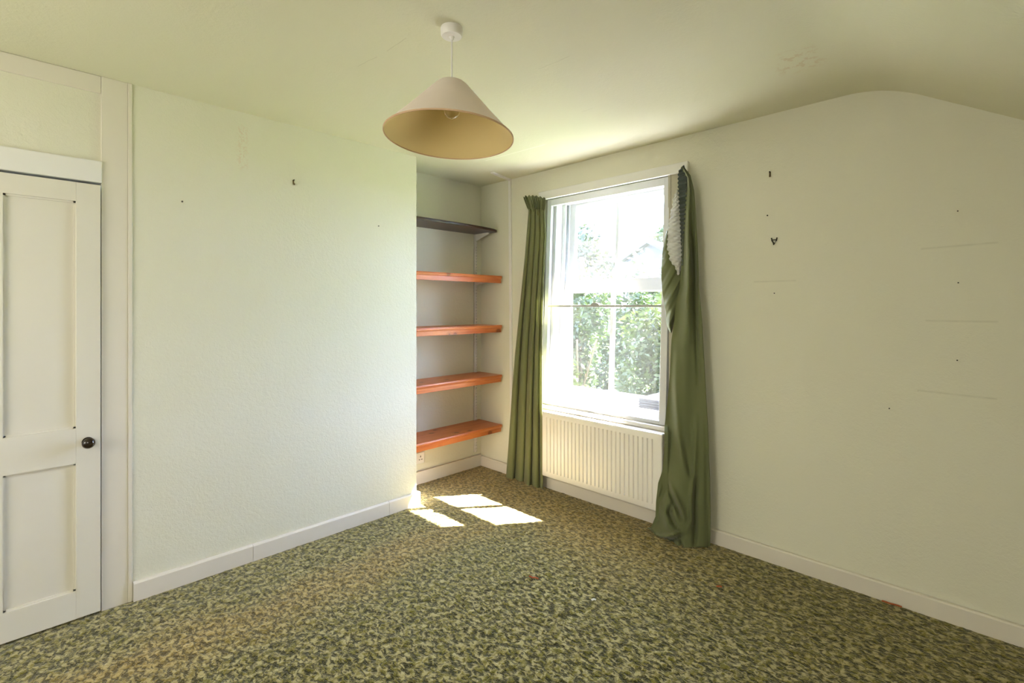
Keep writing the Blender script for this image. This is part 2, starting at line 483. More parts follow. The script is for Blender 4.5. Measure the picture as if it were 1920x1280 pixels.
struct(MB().prism([(XA + 0.004, 0), (XA + 0.024, 0), (XA + 0.024, 0.098), (XA + 0.004, 0.098)], 'y', YC + t, YW - 0.018).build('baseboard_alcove', M['skirting']), 'cream skirting board across the back of the alcove', 'skirting board')
struct(MB().prism([(YW - 0.004, 0), (YW - 0.024, 0), (YW - 0.024, 0.078), (YW - 0.018, 0.084), (YW - 0.004, 0.084)], 'x', XA + 0.004, XR).build('baseboard_window', M['skirting']), 'cream skirting board along the window wall', 'skirting board')
struct(MB().box((XL, -1.95, 0), (XL + t, DY0 - 0.09, 0.09)).box((XL, YB, 0), (XR, YB + t, 0.09)).box((XR - t, YB, 0), (XR, YW, 0.09)).build('baseboard_back', M['skirting']))

# ------------------------------------------------------------------ door and its frame
PX = XL + 0.004
b = MB()
b.box((XL - 0.12, DY1, 0), (PX, 0.405, H), 0.002)
b.box((XL - 0.02, 0.405, 0), (PX + 0.003, 0.421, H), 0.002)
struct(b.build('trim_1', M['trim']), 'full height cream post to the right of the door', 'door post')
struct(MB().box((XL - 0.12, DY0 - 0.10, 0), (PX, DY0 - 0.003, H), 0.002).build('trim_2', M['trim']))
struct(MB().box((XL - 0.01, DY0 - 0.003, 2.371), (PX - 0.001, DY1 - 0.001, H - 0.001), 0.002).build('trim_3', M['trim']), 'cream board under the ceiling above the door', 'board')
struct(MB().box((XL - 0.06, DY0 - 0.003, 1.960), (PX + 0.010, DY1 + 0.002, 2.058), 0.004).build('trim_4', M['white']), 'white head board directly over the door', 'door head')

DX = XL + 0.018                 # door face
door = empty('door_1', (DX, (DY0 + DY1) / 2, 0))
struct(door, 'white painted four panel door with dark round knob', 'door')
st = 0.085
z_levels = [(0.012, 0.135), (0.700, 0.856), (1.864, 1.948)]
b = MB()
d0, d1 = DY0 + 0.003, DY1 - 0.004
th = 0.038
b.box((DX - th, d1 - st, 0.012), (DX, d1, 1.948), 0.0015)
b.box((DX - th, d0, 0.012), (DX, d0 + st, 1.948), 0.0015)
mc = (d0 + d1) / 2
for a, c in z_levels: b.box((DX - th, d0 + st, a), (DX, d1 - st, c))
for a, c in ((0.135, 0.700), (0.856, 1.864)): b.box((DX - th, mc - 0.036, a), (DX, mc + 0.036, c))
b.build('door_frame', M['door'], door)
for a, c in ((0.135, 0.700), (0.856, 1.864)):
    for p, q in ((mc + 0.036, d1 - st), (d0 + st, mc - 0.036)):
        pb = MB().box((DX - 0.026, p, a), (DX - 0.013, q, c))
        for e0, e1 in (((p, a), (p + 0.008, c)), ((q - 0.008, a), (q, c)), ((p, a), (q, a + 0.008)), ((p, c - 0.008), (q, c))):
            pb.box((DX - 0.014, e0[0], e0[1]), (DX - 0.008, e1[0], e1[1]))
        pb.build('door_panel', M['door'], door)
R90 = Matrix.Rotation(math.pi / 2, 3, 'Y')
kb = MB().lathe([(0.0005, 0.052), (0.010, 0.051), (0.019, 0.046), (0.0235, 0.037), (0.022, 0.028), (0.014, 0.020), (0.010, 0.014), (0.010, 0.004), (0.021, 0.004), (0.021, 0.0), (0.0005, 0.0)], (DX, 0.258, 0.790), 32, R90)
kb.build('door_knob', M['knob'], door, 40)
struct(MB().box((XL - 0.30, DY0 - 0.003, 0.0), (XL - 0.10, DY1 + 0.003, 1.96)).build('door_closet', M['dark']))

# ------------------------------------------------------------------ window
LEAN = 0.046
def lean(v): return Vector((v.x, v.y + (v.z - 0.64) * LEAN, v.z))
win = empty('window_1', (-2.03, 3.0, 0.6))
struct(win, 'white sash window with inner secondary glazing and garden view', 'window')
FX0, FX1, FZ0, FZ1 = -2.568, -1.526, 0.640, 2.236
fy0, fy1 = 2.935, 2.968
b = MB()
b.box((FX0, fy0, FZ0), (FX0 + 0.040, fy1, FZ1), 0.002)
b.box((FX1 - 0.046, fy0, FZ0), (FX1, fy1, FZ1), 0.002)
b.box((FX0 + 0.040, fy0, FZ1 - 0.052), (FX1 - 0.046, fy1, FZ1), 0.002)
b.box((FX0 + 0.040, fy0, FZ0), (FX1 - 0.046, fy1, FZ0 + 0.022), 0.002)
b.map(lean).build('secondary_frame', M['sash'], win)
ZB = 1.398
b = MB().box((FX0 + 0.040, fy0 - 0.006, ZB - 0.007), (FX1 - 0.046, fy0 + 0.018, ZB + 0.007), 0.0015)
bar = b.map(lean).build('meeting_bar', plain('grey_meeting_bar', (0.42, 0.42, 0.41), 0.4), win)
b = MB().prism([(-2.085 + 0.036 * math.cos(a), ZB + 0.007 + 0.017 * math.sin(a)) for a in [math.pi * i / 12 for i in range(13)]], 'y', fy0 - 0.008, fy0 + 0.006)
b.map(lean).build('finger_pull', bar.data.materials[0], bar)
MB().box((FX0 + 0.040, fy0 + 0.004, FZ0 + 0.022), (FX1 - 0.046, fy0 + 0.008, ZB - 0.006)).map(lean).build('inner_lower_pane', M['glass_inner'], win)
MB().box((FX0 + 0.040, fy0 + 0.020, ZB + 0.006), (FX1 - 0.046, fy0 + 0.024, FZ1 - 0.052)).map(lean).build('inner_upper_pane', M['glass_inner_dusty'], win)
# outer box frame with its linings
GX0, GX1, GC = -2.415, -1.640, -2.030
b = MB()
b.box((OX0 + 0.005, 2.97, 0.60), (-2.50, 3.13, 2.235))
b.box((-2.50, 3.045, 0.62), (-2.470, 3.058, 2.235))
b.box((-2.50, 3.10, 0.62), (-2.478, 3.108, 2.235))
b.box((-1.555, 2.97, 0.60), (OX1 - 0.005, 3.13, 2.235))
b.box((-1.585, 3.045, 0.62), (-1.555, 3.058, 2.235))
b.box((OX0 + 0.005, 2.97, 2.205), (OX1 - 0.005, 3.13, 2.243))
b.map(lambda v: Vector((v.x, v.y + (v.z - 0.64) * LEAN, min(v.z, 2.243)))).build('box_frame', M['sash'], win)
def sash(name, yl, z0, z1, g0, g1, glassmat):
    b = MB()
    b.box((GX0 - 0.055, yl, z0), (GX0, yl + 0.036, z1), 0.003)
    b.box((GX1, yl, z0), (GX1 + 0.055, yl + 0.036, z1), 0.003)
    b.box((GX0, yl, z0), (GX1, yl + 0.036, g0), 0.003)
    b.box((GX0, yl, g1), (GX1, yl + 0.036, z1), 0.003)
    s = b.map(lean).build(name, M['sash'], win)
    MB().box((GC - 0.014, yl + 0.004, g0), (GC + 0.014, yl + 0.034, g1), 0.003).map(lean).build('glazing_bar', M['sash'], s)
    for p, q in ((GX0, GC - 0.014), (GC + 0.014, GX1)):
        MB().box((p, yl + 0.020, g0), (q, yl + 0.0235, g1)).map(lean).build('pane', glassmat, s)
    return s
sash('lower_sash', 3.060, 0.625, 1.595, 0.690, 1.505, M['glass_lower'])
sash('upper_sash', 3.102, 1.500, 2.235, 1.590, 2.160, M['glass_upper'])
# inner sill with a rounded nosing
sp = [(3.07, 0.600), (3.07, 0.636), (2.925, 0.636)]
for i in range(9):
    a = math.pi / 2 + math.pi * i / 8
    sp.append((2.922 + 0.016 * math.cos(a), 0.620 + 0.016 * math.sin(a)))
sp.append((2.925, 0.600))
MB().prism(sp, 'x', OX0 + 0.002, OX1 - 0.002).build('window_sill', M['trim'], win, 40)
MB().box((OX0 + 0.001, 2.915, 0.586), (OX1 - 0.001, 3.10, 0.600)).build('sill_apron', M['white'], win)
# outer sill and reveals
MB().prism([(3.06, 0.56), (3.32, 0.56), (3.32, 0.585), (3.06, 0.622)], 'x', OX0 + 0.02, OX1 - 0.02).build('outer_sill', M['terrace'], win)
MB().box((OX1 - 0.045, YW - 0.006, 0.66), (OX1 + 0.035, YW - 0.0005, 2.22)).box((OX1 - 0.047, YW - 0.010, 2.02), (OX1 - 0.030, YW - 0.004, 2.225)).build('bare_strip', M['old_plaster'], win)
MB().box((FX0 - 0.045, YW - 0.008, 0.62), (FX0 - 0.002, YW + 0.02, 2.235), 0.002).build('side_lining', M['white'], win)

# batten above the window
bt = MB().box((-2.585, 2.917, 2.222), (-1.372, YW, 2.284), 0.004).build('curtain_batten', M['white'])
tag(bt, 'long cream batten fixed to the wall above the window head', 'curtain rail')

# invented roof window surround for the slope fill lamp, behind the camera
def slope_pt(u, v, d):
    L = math.hypot(1, SLOPE); cx = 0.72
    x = cx + u / L; z = slope_z(cx) - u * SLOPE / L
    return Vector((x - d * SLOPE / L, -0.75 + v, z - d / L))
w2 = empty('added_window_2', slope_pt(0, 0, 0)); struct(w2)
b = MB()
for a, c in (((-0.66, -0.66), (0.66, -0.60)), ((-0.66, 0.60), (0.66, 0.66)), ((-0.66, -0.60), (-0.60, 0.60)), ((0.60, -0.60), (0.66, 0.60))):
    b.box((a[0], a[1], -0.01), (c[0], c[1], 0.04), 0.003)
b.map(lambda v: slope_pt(v.x, v.y, v.z)).build('added_roof_window_frame', M['white'], w2)
MB().box((-0.60, -0.60, -0.005), (0.60, 0.60, 0.006)).map(lambda v: slope_pt(v.x, v.y, v.z)).build('added_blind', M['white'], w2)
w3 = empty('added_window_3', (-1.75, YB, 1.45)); struct(w3)  # back window invented as a surround for the back fill lamp
b = MB()
for a, c in (((-2.45, 0.80), (-2.39, 2.10)), ((-1.11, 0.80), (-1.05, 2.10)), ((-2.39, 0.80), (-1.11, 0.86)), ((-2.39, 2.04), (-1.11, 2.10))):
    b.box((a[0], YB - 0.01, a[1]), (c[0], YB + 0.04, c[1]), 0.003)
b.build('added_back_window_frame', M['white'], w3)
MB().box((-2.39, YB - 0.005, 0.86), (-1.11, YB + 0.006, 2.04)).build('added_blind', M['white'], w3)

# ------------------------------------------------------------------ radiator
def radiator():
    X0, X1, Y0, Z0, Z1 = -2.480, -1.500, 2.845, 0.118, 0.605
    r = empty('radiator', (-1.95, 2.90, Z0))
    tag(r, 'white ribbed panel radiator hung below the window', 'radiator')
    pitch = 1.0 / 30.0
    # front panel profile along x, ribs pressed between plain borders
    n = int((X1 - X0 - 0.05) / pitch); xs = []
    prof_ = [(0.0, 0.0), (0.54, 0.0), (0.66, 0.011), (0.80, 0.011), (0.92, 0.0)]
    start = X0 + 0.022
    for i in range(n):
        for f, d in prof_: xs.append((start + (i + f) * pitch, d))
    xs = [(X0, 0.0), (X0 + 0.01, 0.0)] + xs + [(X1 - 0.01, 0), (X1, 0)]
    zs = [(Z0, 0.010, 0), (Z0 + 0.004, 0.003, 0), (Z0 + 0.012, 0.0, 0), (Z0 + 0.040, 0.0, 0), (Z0 + 0.050, 0.0, 1), (Z1 - 0.050, 0.0, 1), (Z1 - 0.040, 0.0, 0), (Z1 - 0.012, 0.0, 0), (Z1 - 0.004, 0.003, 0), (Z1, 0.010, 0)]
    b = MB()
    vv = [[b.bm.verts.new((x, Y0 + e + d * m, z)) for x, d in xs] for z, e, m in zs]
    for j in range(len(zs) - 1):
        for i in range(len(xs) - 1):
            b.bm.faces.new((vv[j][i], vv[j][i+1], vv[j+1][i+1], vv[j+1][i]))
    p = b.build('front_panel', M['radiator'], r, 35)
    sol = p.modifiers.new('thickness', 'SOLIDIFY'); sol.thickness = 0.004; sol.offset = 0
    MB().box((X0, Y0 + 0.008, Z0 + 0.006), (X0 + 0.004, Y0 + 0.072, Z1 - 0.004)).build('side_cover', M['radiator'], r)
    MB().box((X1 - 0.004, Y0 + 0.008, Z0 + 0.006), (X1, Y0 + 0.072, Z1 - 0.004)).build('side_cover', M['radiator'], r)
    MB().box((X0 + 0.002, Y0 + 0.006, Z1 - 0.006), (X1 - 0.002, Y0 + 0.074, Z1 - 0.001), 0.001).build('top_cover', M['radiator'], r)
    MB().box((X0, Y0 + 0.066, Z0), (X1, Y0 + 0.072, Z1 - 0.006)).build('rear_panel', M['radiator'], r)
    for x in (X0 + 0.18, X1 - 0.18):
        MB().box((x - 0.015, Y0 + 0.072, Z0 + 0.04), (x + 0.015, YW - 0.001, Z1 - 0.06)).build('wall_bracket', M['white'], r)
radiator()

# ------------------------------------------------------------------ alcove shelves
SY0, SY1, SF = YC + 0.002, YW - 0.022, -3.000
tops = [1.650, 1.238, 0.822, 0.404]
names = ['second shelf from the top, orange varnished pine board in the alcove', 'middle orange pine shelf of the alcove, third from the top',
         'orange pine shelf second from the bottom of the alcove', 'lowest orange pine shelf of the alcove with a sunlit corner']
for zt, lab in zip(tops, names):
    pr = [(XA, zt - 0.020), (SF - 0.026, zt - 0.020), (SF - 0.026, zt - 0.060), (SF - 0.007, zt - 0.060), (SF - 0.006, zt - 0.026), (SF - 0.003, zt - 0.022), (SF + 0.002, zt - 0.020), (SF + 0.004, zt - 0.010), (SF, zt), (XA, zt)]
    o = MB().prism(pr[:1] + pr[1:], 'y', SY0, SY1)
    o = o.build('wall_shelf', M['pine'])
    tag(o, lab, 'shelf', 'pine shelves in the alcove')
# the dark top shelf with a rounded front corner
zt = 2.042
pts = [(XA, SY0), (-2.985, SY0)]
pts += [(-2.985, 2.48)]
for i in range(1, 15):
    a = (math.pi / 2) * i / 14
    pts.append((-3.065 + 0.08 * math.cos(a), 2.48 + (SY1 - 2.48) * math.sin(a) ** 1.15))
pts += [(XA, SY1)]
b = MB().prism(pts, 'z', zt - 0.022, zt)
o = b.build('wall_shelf', M['darkwood'])
bv = o.modifiers.new('round', 'BEVEL'); bv.width = 0.006; bv.segments = 3; bv.limit_method = 'ANGLE'
tag(o, 'dark brown topmost alcove shelf with rounded front corner', 'shelf')

# slotted upright and its brackets
UY = 2.872
b = MB()
b.box((XA, UY - 0.0125, 0.125), (XA + 0.003, UY + 0.0125, 2.018))
b.box((XA, UY - 0.0125, 0.125), (XA + 0.014, UY - 0.0105, 2.018)); b.box((XA, UY + 0.0105, 0.125), (XA + 0.014, UY + 0.0125, 2.018))
z = 0.14
while z < 2.0:
    for s in (-1, 1):
        b.box((XA + 0.0125, UY + s * 0.0065 - 0.004, z), (XA + 0.014, UY + s * 0.0065 + 0.004, z + 0.012))
    z += 0.025
b.box((XA + 0.011, UY - 0.0028, 0.125), (XA + 0.0138, UY + 0.0028, 2.018))
o = b.build('shelf_upright', M['plastic'])
tag(o, 'white slotted metal upright on the back wall of the alcove', 'shelf upright')
o2 = bpy.data.objects.new  # (no second upright shows in the photo)
brl = ['white bracket arm under the dark topmost shelf', 'white bracket stub under the second shelf from the top', 'white bracket stub under the middle pine shelf',
       'white bracket stub under the pine shelf second from the bottom', 'white bracket stub under the lowest pine shelf']
for (zs, L), lab in zip([(zt - 0.022, 0.165)] + [(v - 0.020, 0.235) for v in tops], brl):
    x0 = XA + 0.014
    b = MB().prism([(x0, zs - 0.055), (x0, zs - 0.0005), (x0 + L, zs - 0.0005), (x0 + L, zs - 0.012), (x0 + 0.012, zs - 0.055)], 'y', UY - 0.004, UY + 0.004)
    b.box((x0, UY - 0.012, zs - 0.003), (x0 + L, UY + 0.012, zs - 0.0005))
    o = b.build('shelf_bracket', M['plastic'])
    tag(o, lab, 'shelf bracket', 'white brackets under the alcove shelves')

# socket low on the alcove wall, half hidden by the chimney breast
so = empty('wall_socket', (XA, 2.262, 0.20)); tag(so, 'white plastic wall socket below the lowest alcove shelf', 'socket')
MB().box((XA, 2.19, 0.155), (XA + 0.009, 2.335, 0.243), 0.003).build('face_plate', M['plastic'], so)
for yy in (2.225, 2.298):
    b = MB()
    for dy, dz, w, h in ((0, 0.014, 0.0035, 0.007), (-0.011, -0.010, 0.006, 0.003), (0.011, -0.010, 0.006, 0.003)):
        b.box((XA + 0.0085, yy + dy - w, 0.197 + dz - h), (XA + 0.0096, yy + dy + w, 0.197 + dz + h))
    b.build('pin_holes', M['iron'], so)

# cable trunking up the wall and over the ceiling
tr = empty('cable_trunking', (-2.905, YW, 0.09)); tag(tr, 'thin white cable trunking running up the wall left of the curtain', 'cable trunking')
b = MB().box((-2.918, YW - 0.016, 0.088), (-2.893, YW, 2.435), 0.003)
b.map(lambda v: Vector((v.x - 0.012 * (v.z - 1.2) / 1.2, v.y, v.z))).build('wall_run', M['plastic'], tr)
b = MB().box((-0.0125, -0.285, -0.016), (0.0125, 0.0, 0.0), 0.003)
Rz = Matrix.Rotation(math.radians(14), 4, 'Z'); T = Matrix.Translation((-2.918, YW - 0.002, H))
b.map(lambda v: (T @ Rz) @ v).build('ceiling_run', M['plastic'], tr)

# ------------------------------------------------------------------ pendant lamp
def pendant():
    cx, cy = -1.486, 1.184
    r = empty('pendant_lamp', (cx, cy, H)); tag(r, 'pendant lamp with wide cream conical shade hanging from the ceiling', 'lamp')
    ro = MB().lathe([(0.0005, 0), (0.041, 0), (0.042, -0.004), (0.041, -0.028), (0.037, -0.033), (0.010, -0.034), (0.008, -0.042), (0.004, -0.046), (0.0005, -0.046)], (cx, cy, H), 40)
    ro.build('ceiling_rose', M['plastic'], r, 40)
    MB().tube([(cx, cy, H - 0.04), (cx, cy, 2.225)], 0.0032).build('cord', M['plastic'], r, 60)
    # the shade hangs slightly tilted
    u = Vector((math.cos(YAW), math.sin(YAW), 0)); f = Vector((-math.sin(YAW), math.cos(YAW), 0))
    nrm = (Vector((0, 0, 1)) + u * 0.040 + f * 0.045).normalized()
    Q = Vector((0, 0, 1)).rotation_difference(nrm).to_matrix()
    c = Vector((cx, cy, 2.245))
    outer = [(0.016, 0.0), (0.038, -0.001), (0.052, -0.006), (0.064, -0.016), (0.078, -0.032), (0.105, -0.062), (0.160, -0.124), (0.205, -0.172), (0.236, -0.205), (0.242, -0.211)]
    s = MB().lathe(outer, c, 96, Q).build('lamp_shade', M['shade'], r, 60)
    inner = [(0.016, -0.003), (0.037, -0.004), (0.050, -0.009), (0.061, -0.019), (0.075, -0.035), (0.102, -0.065), (0.157, -0.127), (0.202, -0.175), (0.233, -0.206), (0.242, -0.2115)]
    MB().lathe(inner, c, 96, Q).build('shade_lining', M['shade_in'], s, 60)
    MB().lathe([(0.2405, -0.208), (0.2432, -0.2085), (0.2432, -0.2135), (0.2405, -0.214), (0.2395, -0.211), (0.2405, -0.208)], c, 96, Q).build('rim', plain('shade_rim', (0.62, 0.42, 0.27), 0.8), s, 60)
    MB().lathe([(0.004, 0.0), (0.013, -0.004), (0.017, -0.010), (0.017, -0.050), (0.014, -0.058), (0.0005, -0.058)], (cx, cy, 2.249), 24).build('bulb_holder', M['plastic'], r, 40)
    bl = MB().lathe([(0.0005, -0.060), (0.012, -0.058), (0.013, -0.070), (0.020, -0.086), (0.028, -0.102), (0.030, -0.116), (0.026, -0.131), (0.016, -0.141), (0.0005, -0.145)], (cx, cy, 2.251), 32)
    bl.build('bulb', M['bulb'], r, 60)
pendant()

# ------------------------------------------------------------------ curtains
def interp(tab, y):
    return float(np.interp(y, [t[1] for t in tab], [t[0] for t in tab]))
def cloth_sheet(left, right, top, bot, depth, nu, nv, zmin=0.006):
    """sheet of cloth between two edge curves; depth(u, px, py) gives its distance from the camera side wall"""
    def fn(u, v):
        py = top(u) + (bot(u) - top(u)) * v
        px = interp(left, py) * (1 - u) + interp(right, py) * u
        Y = depth(u, v, px, py)
        p = at(px, py, Y)
        if p.z < zmin:
            p.z = zmin + 0.0
        return p
    return MB().grid(fn, nu, nv)
def seg_dist(px, py, line):
    """distance to the line and a weight that fades out at both of its ends"""
    best, wt, n = 1e9, 0.0, len(line) - 1
    for i, ((ax, ay), (bx, by)) in enumerate(zip(line[:-1], line[1:])):
        dx, dy = bx - ax, by - ay
        t_ = max(0, min(1, ((px - ax) * dx + (py - ay) * dy) / (dx * dx + dy * dy)))
        d = math.hypot(px - ax - t_ * dx, py - ay - t_ * dy)
        if d < best: best, wt = d, math.sin(math.pi * (0.04 + 0.92 * (i + t_) / n)) ** 0.6
    return best, wt
def thick(o, t_=0.003):
    s = o.modifiers.new('thickness', 'SOLIDIFY'); s.thickness = t_; s.offset = 1
    return o

LC_L = [(981, 368), (983, 375), (987, 384), (991, 395), (989, 420), (984, 480), (978, 540), (972, 600), (966, 660), (961, 720), (957, 780), (953, 840), (949, 890), (948, 910)]
LC_R = [(1020, 368), (1022, 378), (1021, 390), (1021, 402), (1023, 440), (1021, 480), (1018, 560), (1016, 640), (1016, 760), (1017, 830), (1018, 925)]
def lc_depth(u, v, px, py):
    k = 0.018 + 0.030 * min(1, v * 1.5)
    w = 4.15 * (u + 0.030 * math.sin(2.6 * v + 6 * u)) + 0.10
    tube = abs(math.sin(math.pi * w)) ** 0.55
    fr = w - math.floor(w)
    y = 2.905 - k * tube * (0.85 + 0.15 * math.sin(3.7 * math.floor(w) + 1)) - 0.006 * math.sin(2 * math.pi * (1.1 * u + 0.4 * v))
    y -= 0.010 * fr * min(1, v * 2)
    if v < 0.06: y -= 0.007 * math.sin(2 * math.pi * 11 * u) * (1 - v / 0.06) + 0.012
    return min(y, 2.910)
lc = empty('curtain', at(985, 905, 2.85) * 1.0); lc.location.z = 0
tag(lc, 'straight hanging olive green curtain between trunking and window', 'curtain')
o = cloth_sheet(LC_L, LC_R, lambda u: 370 + 3 * u - 3 * math.sin(math.pi * u) + 1.5 * math.sin(2 * math.pi * 6 * u), lambda u: 905 + 16 * u + 1.5 * math.sin(2 * math.pi * 5.2 * u), lc_depth, 150, 110).build('curtain_cloth', M['curtain_lit'], lc, 60)
thick(o)
def lch_depth(u, v, px, py): return lc_depth(u, 0.02, px, py) - 0.006 - 0.006 * math.sin(2 * math.pi * 13 * u)
o = cloth_sheet([(980, 366), (983, 376), (990, 394)], [(1021, 366), (1023, 378), (1021, 396)], lambda u: 368.5 + 3 * u - 3 * math.sin(math.pi * u) + 1.5 * math.sin(2 * math.pi * 6 * u), lambda u: 391 + 3 * u, lch_depth, 130, 8).build('gathered_heading', M['curtain_lit'], lc, 60)
thick(o, 0.002)

RC_L = [(1278.5, 312), (1280, 318), (1287, 335), (1285, 384), (1279, 456), (1277, 500), (1274, 540), (1268, 564), (1264, 604), (1259, 637), (1255, 713), (1251, 757), (1246, 798), (1245, 850), (1242, 882), (1234, 905), (1230, 940), (1229, 968), (1222, 985), (1213, 1000), (1221, 1012), (1232, 1021), (1240, 1028)]
RC_R = [(1281, 312), (1294, 329), (1301, 358), (1304, 399), (1308, 466), (1310, 540), (1316, 600), (1321, 690), (1327, 800), (1329, 860), (1331, 900), (1332, 960), (1332, 1000), (1331, 1030)]
CREASES = [  # (polyline, width px, depth change in m; positive = groove, negative = ridge)
    ([(1293, 345), (1296, 427), (1302, 505), (1305, 600), (1309, 720)], 4, 0.031),
    ([(1288, 360), (1289, 430), (1290, 520), (1292, 640)], 6, -0.017),
    ([(1268, 640), (1266, 720), (1272, 820), (1290, 900)], 7, -0.020),
    ([(1281, 820), (1290, 870), (1299, 897)], 6, 0.017),
    ([(1247, 893), (1256, 920), (1264, 941), (1272, 958), (1277, 972)], 4, 0.041),
    ([(1255, 905), (1266, 930), (1278, 955), (1284, 975)], 5, -0.027),
    ([(1252, 910), (1243, 924), (1233, 946), (1231, 982)], 4, 0.034),
    ([(1238, 900), (1236, 930), (1239, 970)], 5, -0.024),
    ([(1262, 941), (1255, 960), (1262, 980), (1276, 998)], 4, 0.034),
    ([(1249, 930), (1246, 960), (1252, 985), (1268, 1001)], 5, -0.027),
    ([(1306, 897), (1302, 940), (1303, 1000), (1302, 1024)], 4, 0.034),
    ([(1306, 780), (1303, 860), (1297, 930), (1297, 975), (1284, 1003)], 5, -0.024),
    ([(1222, 1010), (1240, 1014), (1262, 1012), (1282, 1004)], 4, 0.048),
    ([(1218, 1002), (1240, 1006), (1262, 1003), (1276, 997)], 5, -0.037),
    ([(1249, 1016), (1246, 1028)], 3, 0.031), ([(1262, 1016), (1261, 1030)], 3, 0.031), ([(1277, 1012), (1278, 1030)], 3, 0.027),
    ([(1322, 760), (1325, 900), (1325, 1020)], 4, 0.010),
]
def rc_depth(u, v, px, py):
    y = 2.868 + 0.010 * math.sin(2 * math.pi * (1.6 * u + 0.2 * v))
    low = max(0.0, (py - 780) / 250.0)
    y -= 0.115 * low * math.sin(math.pi * min(1, 0.10 + u * 0.93)) ** 0.8
    y -= 0.020 * math.sin(math.pi * u) * (1 - v)
    for line, w, d in CREASES:
        q, wt = seg_dist(px, py, line)
        if q < 3 * w: y += d * wt * math.exp(-(q / w) ** 2)
    if py > 770 and px < 1290: y = min(y, 2.834 + max(0, px - 1252) * 0.004 + max(0, 810 - py) * 0.003)
    return min(y, 2.915)
rc = empty('curtain', Vector((-1.38, 2.80, 0)))
tag(rc, 'slipped olive green curtain bunched on the floor right of the window', 'curtain')
o = cloth_sheet(RC_L, RC_R, lambda u: 313 + 2 * u, lambda u: 1026 + 3 * math.sin(2 * math.pi * 2.2 * u) * (1 - u), rc_depth, 110, 260).build('curtain_cloth', M['curtain'], rc, 70)
thick(o)
# gathered heading turned edge on, its shade painted as a dark colour
HD_L = [(1277, 313), (1271.5, 323), (1271, 345), (1272.5, 368), (1275, 415), (1277.5, 466), (1278, 500)]
HD_R = [(1282, 313), (1288, 335), (1286.5, 384), (1281, 456), (1279, 500)]
def hd_depth(u, v, px, py): return 2.885 - 0.022 * u + 0.0045 * math.sin(2 * math.pi * 22 * v)
def hd_sheet():
    def fn(u, v):
        py = 314 + (498 - 314) * v
        l = interp(HD_L, py) + 1.1 * math.sin(2 * math.pi * 24 * v); px = l * (1 - u) + interp(HD_R, py) * u
        return at(px, py - 5 * u * (1 - v), hd_depth(u, v, px, py))
    return MB().grid(fn, 14, 190)
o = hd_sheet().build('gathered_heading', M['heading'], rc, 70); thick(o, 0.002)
o['label'] = 'gathered curtain heading turned edge on, darkened for its shade'
# white heading tape and lining hanging loose
TP_L = [(1268, 355), (1264, 362), (1263, 374), (1260, 382), (1257, 405), (1251, 427), (1250.5, 462), (1255, 485), (1265, 499), (1271, 513)]
TP_R = [(1270, 355), (1272, 368), (1275.5, 415), (1278, 466), (1278, 488), (1275.5, 514)]
def tp_sheet():
    def fn(u, v):
        py = 356 + (514 - 356) * v
        wv = 0.9 * math.sin(2 * math.pi * 17 * v)
        px = (interp(TP_L, py) + wv + (1.2 * math.sin(2 * math.pi * 7 * v) if v < 0.3 else 0)) * (1 - u) + (interp(TP_R, py) + wv * 0.8) * u
        Y = 2.896 - 0.020 * math.sin(math.pi * u) * min(1, 3 * v + 0.2) + 0.004 * math.sin(2 * math.pi * (17 * v + 1.2 * u)) + 0.002 * math.sin(2 * math.pi * (31 * v - 2 * u))
        return at(px, py + 4 * (0.5 - u), Y)
    return MB().grid(fn, 22, 200)
o = tp_sheet().build('heading_tape', M['tape'], rc, 70); thick(o, 0.002)
o['label'] = 'crumpled white heading tape hanging loose'
# sagging inner fold next to the glass
FL_L = [(1250, 432), (1246, 452), (1242, 475), (1240, 505), (1240, 522), (1242, 548), (1245, 568), (1249, 586), (1248.5, 602), (1252, 615), (1257, 624)]
FL_R = [(1252, 432), (1253, 462), (1257, 485), (1267, 499), (1277, 510), (1279, 530), (1276, 555), (1271, 575), (1266, 595), (1262, 610), (1259, 624)]
def fl_depth(u, v, px, py):
    ph = (px - 1240) * 0.055 + (py - 432) * 0.030
    return 2.906 - 0.030 * math.sin(math.pi * u) * (0.4 + v) + 0.007 * math.sin(2 * math.pi * ph * 0.8) + 0.002 * math.sin(2 * math.pi * ph * 2.1)
o = cloth_sheet(FL_L, FL_R, lambda u: 432, lambda u: 624, fl_depth, 50, 120).build('sagging_fold', M['curtain'], rc, 70); thick(o, 0.002)

# ------------------------------------------------------------------ hooks and nails
def hook(loc, axis, label, big=False, mat='brass'):
    r = empty('picture_hook', loc); tag(r, label, 'picture hook', 'picture hooks left in the walls')
    k = 1.5 if big else 1.0
    def P(a, d, z):     # a along wall, d out of the wall
        return (loc[0] + d, loc[1] + a, loc[2] + z) if axis == 'x' else (loc[0] + a, loc[1] - d, loc[2] + z)
    if big:
        b = MB()
        for s in (-1, 1): b.tube([P(s * 0.014, 0.003, 0.016), P(s * 0.011, 0.004, 0.0), P(0, 0.005, -0.018)], 0.0032)
        b.tube([P(-0.011, 0.004, 0.004), P(0.011, 0.004, 0.004)], 0.0028)
        b.build('plate', M[mat], r)
        MB().tube([P(0, 0.003, -0.014), P(0, 0.012, -0.022), P(0, 0.018, -0.016)], 0.003).build('hook_tip', M[mat], r)
    else:
        b = MB()
        b.tube([P(0, 0.002, 0.013), P(0, 0.003, 0.0), P(0, 0.004, -0.011)], 0.0042)
        b.tube([P(0, 0.004, -0.010), P(0.001, 0.011, -0.014), P(0.002, 0.015, -0.007)], 0.0028)
        b.build('plate', M['brass'], r)
        MB().tube([P(-0.001, -0.001, 0.010), P(0.001, 0.010, 0.014)], 0.0038).build('pin', M['iron'], r)
hook((XL, 1.175, 2.117), 'x', 'small brass picture hook high on the wall beside the door')
